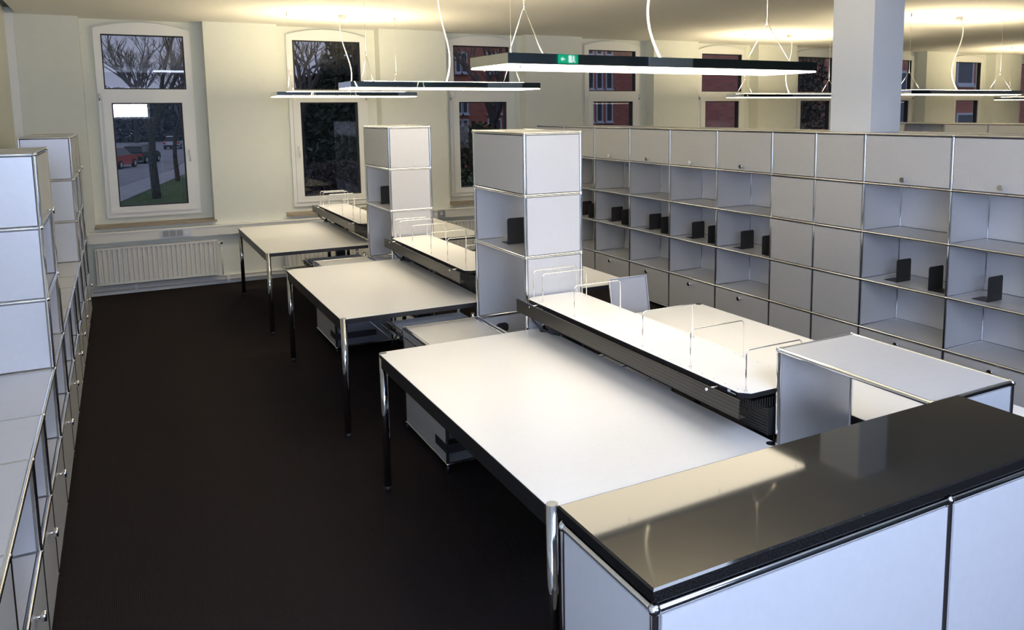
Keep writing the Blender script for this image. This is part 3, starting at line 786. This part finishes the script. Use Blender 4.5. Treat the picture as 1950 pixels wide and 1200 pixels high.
tree('slimmer bare tree right of the forked one, in the leftmost window', 2.15, 52., 10, 8, .14, depth=6)
tree('bare tree on the far left, behind the red car', -6.5, 84, 15, 12, .3)
tree('bare tree far up the road', 9.5, 112, 16, 21, .3)
tree('bare tree beyond the road between the cars', 1.5, 128, 17, 33, .3)
tree('bare tree outside the second window', 8.2, 46, 12, 17, .28)
tree('dark bare tree with spreading branches in front of the brick building outside the third window', 19.5, 45, 12, 29, .3)
def bush(label, loc, size, n_leaf, leaf, m_, seed, name='shrub', cat='shrub', group='shrubs outside'):
    rnd = random.Random(seed); r = thing(name, label, cat, loc, 0, group)
    f = MB()
    for _ in range(n_leaf):
        while True:
            p = Vector((rnd.uniform(-1, 1), rnd.uniform(-1, 1), rnd.uniform(0, 1)))
            e_ = (p.x ** 2 + p.y ** 2 + (p.z * 1.0) ** 2)
            if .35 < e_ < 1: break
        c_ = Vector((p.x * size[0], p.y * size[1], p.z * size[2] + .02))
        a = Vector((rnd.uniform(-1, 1), rnd.uniform(-1, 1), rnd.uniform(-1, 1))).normalized() * leaf
        b_ = a.cross(Vector((rnd.uniform(-1, 1), rnd.uniform(-1, 1), rnd.uniform(-1, 1)))).normalized() * leaf * .6
        f.quad(c_ - a, c_ + b_, c_ + a, c_ - b_)
    f.build('foliage', m_, r)
    st = MB()
    for _ in range(9):
        a = rnd.uniform(0, 2 * PI); q = rnd.uniform(.2, .7)
        st.tube([(0, 0, -.02), (math.cos(a) * size[0] * q * .5, math.sin(a) * size[1] * q * .5, size[2] * .5), (math.cos(a) * size[0] * q, math.sin(a) * size[1] * q, size[2] * .85)], .04, 5)
    st.build('stems', 'bark', r)
bush('tall dark evergreen outside the right half of the second window', (9.3, 38, GZ), (2.0, 2.0, 9.5), 2600, .22, 'leaf', 1)
bush('dark evergreen outside the left half of the second window', (13.6, 62, GZ), (3.2, 2.6, 8), 2400, .26, 'leaf', 2)
bush('low brownish bare hedge on the lawn outside the second window', (7.0, 33, GZ), (3.2, 1.4, 2.0), 2600, .12, 'shrub', 3)
bush('dark tangled shrub at the foot of the brick building outside the third window', (16.3, 39.5, GZ), (2.4, 1.4, 3.4), 2600, .14, 'leaf', 4)
bush('dark bush at the left edge of the leftmost window', (-3.9, 52, GZ), (1.5, 1.5, 4.4), 1600, .14, 'shrub', 5)
bush('distant dark hedge behind the cars', (-2, 135, GZ), (14, 3, 8), 9000, .42, 'haze', 6)
bush('distant dark thicket at the right of the road', (17, 128, GZ), (9, 4, 10), 8000, .42, 'haze', 7)
bush('distant thicket beyond the lawn outside the second window', (27, 110, GZ), (9, 4, 10), 8000, .42, 'haze', 10)
# brick buildings
def building(name, label, x0, x1, y0, y1, h, wins):
    r = thing(name, label, 'building', (x0, y0, GZ), 0, 'brick buildings outside')
    box(0, x1 - x0, 0, y1 - y0, 0, h).build('brick_walls', 'brick', r)
    for (wx, wz, ww, wh) in wins:
        m_ = MB().box(wx - .10, wx, -.06, .02, wz, wz + wh).box(wx + ww, wx + ww + .10, -.06, .02, wz, wz + wh).box(wx - .1, wx + ww + .1, -.06, .02, wz + wh, wz + wh + .10).box(wx - .1, wx + ww + .1, -.12, .02, wz - .10, wz).box(wx - .14, wx + ww + .14, -.22, .0, wz - .2, wz - .1)
        wo = m_.build('window', 'bwin', r)
        box(wx, wx + ww, -.03, -.005, wz, wz + wh).build('pane', 'bglass', wo)
    box(-.15, x1 - x0 + .15, -.15, y1 - y0 + .15, h, h + .35).build('eaves', 'bark', r)
wins = []
for xa, xb in ((19.94, 20.21), (20.37, 20.66), (22.30, 22.52), (22.72, 23.17), (25.0, 25.5), (25.8, 26.3)):
    for za, zb in ((.03, 1.38), (1.93, 2.86), (4.75, 6.0), (7.6, 8.9)): wins.append((xa - 19.0, za + 1.95, xb - xa, zb - za))
for xa, xb in ((30.55, 30.9), (31.3, 31.68), (32.15, 32.57)):
    for za, zb in ((1.2, 2.75), (3.68, 4.80), (6.25, 7.4)): wins.append((xa - 19.0, za + 1.95, xb - xa, zb - za))
building('brick_building', 'red brick building with rows of paired narrow windows outside the third and fourth windows', 19.0, 40, 52, 64, 15, wins)
building('brick_building', 'near red brick building filling the windows from the fifth one on', 17.8, 60, 23.5, 26, 14,
         [(11.35, 3.30, 1.05, 2.15), (16.0, 5.05, 1.05, 1.6), (16.15, 1.9, 1.1, 1.65), (22.5, 4.9, 1.1, 1.9)])
bush('ivy covering the brick wall outside the sixth window', (23.5, 22.7, GZ), (1.3, .7, 7.5), 3000, .10, 'ivy', 8)

# ================================================================== LIGHT
wd = bpy.data.worlds.new('overcast_dusk'); sc.world = wd; wd.use_nodes = True
n = wd.node_tree.nodes; l = wd.node_tree.links; bg = n['Background']
tc = n.new('ShaderNodeTexCoord'); mp = n.new('ShaderNodeMapping'); mp.inputs['Scale'].default_value = (1, 1, 3)
nz = n.new('ShaderNodeTexNoise'); nz.inputs['Scale'].default_value = 3; nz.inputs['Detail'].default_value = 5
cr = n.new('ShaderNodeValToRGB'); cr.color_ramp.elements[0].color = (.17, .18, .25, 1); cr.color_ramp.elements[1].color = (.29, .30, .39, 1)
l.new(tc.outputs['Generated'], mp.inputs['Vector']); l.new(mp.outputs['Vector'], nz.inputs['Vector']); l.new(nz.outputs['Fac'], cr.inputs['Fac']); l.new(cr.outputs['Color'], bg.inputs['Color'])
bg.inputs['Strength'].default_value = 1.35
FILL_COL = (.55, .67, 1.0)  # cool tint of the added fill lights
area('added_window_fill', (XL - .2, (LW[0] + LW[1]) / 2, (LW[2] + LW[3]) / 2), LW[1] - LW[0] - .1, LW[3] - LW[2] - .1, 95, FILL_COL, (PI / 2, 0, -PI / 2))  # fill light added outside the made-up left opening
for (a, b_, z0, z1), pw in zip(NEAR_OPEN, (170, 45)):
    area('added_window_fill', ((a + b_) / 2, YN - .2, (z0 + z1) / 2), b_ - a - .06, z1 - z0 - .04, pw, FILL_COL, (PI / 2, 0, 0))  # fill lights added behind the near-wall openings

# ================================================================== CAMERA
cam = bpy.data.cameras.new('camera'); co = bpy.data.objects.new('camera', cam); COL.objects.link(co)
yaw, pitch, roll = .5066862865616704, -.12472147973251216, -.009610132217849832
F = Vector((math.sin(yaw) * math.cos(pitch), math.cos(yaw) * math.cos(pitch), math.sin(pitch)))
R = Vector((math.cos(yaw), -math.sin(yaw), 0)); U = R.cross(F)
R2 = R * math.cos(roll) + U * math.sin(roll); U2 = -R * math.sin(roll) + U * math.cos(roll)
mw = Matrix(((R2.x, U2.x, -F.x, -.8001958284833681), (R2.y, U2.y, -F.y, -1.1255501763682514), (R2.z, U2.z, -F.z, 1.9583480804248075), (0, 0, 0, 1)))
co.matrix_world = mw
cam.sensor_fit = 'HORIZONTAL'; cam.sensor_width = 36; cam.lens = 1536.15073030111 / 1950 * 36
cam.shift_x = (975 - 1082.1881968498274) / 1950; cam.shift_y = (404.37599967637505 - 600) / 1950
cam.clip_start = .05; cam.clip_end = 500
sc.camera = co
vs = sc.view_settings
sc.display_settings.display_device = 'sRGB'
vs.view_transform = 'Standard'; vs.look = 'None'; vs.exposure = 0.0; vs.gamma = 1.0; vs.use_curve_mapping = False
sc.cycles.max_bounces = 10; sc.cycles.diffuse_bounces = 5; sc.cycles.glossy_bounces = 5; sc.cycles.transparent_max_bounces = 12
sc.cycles.sample_clamp_indirect = 6.0
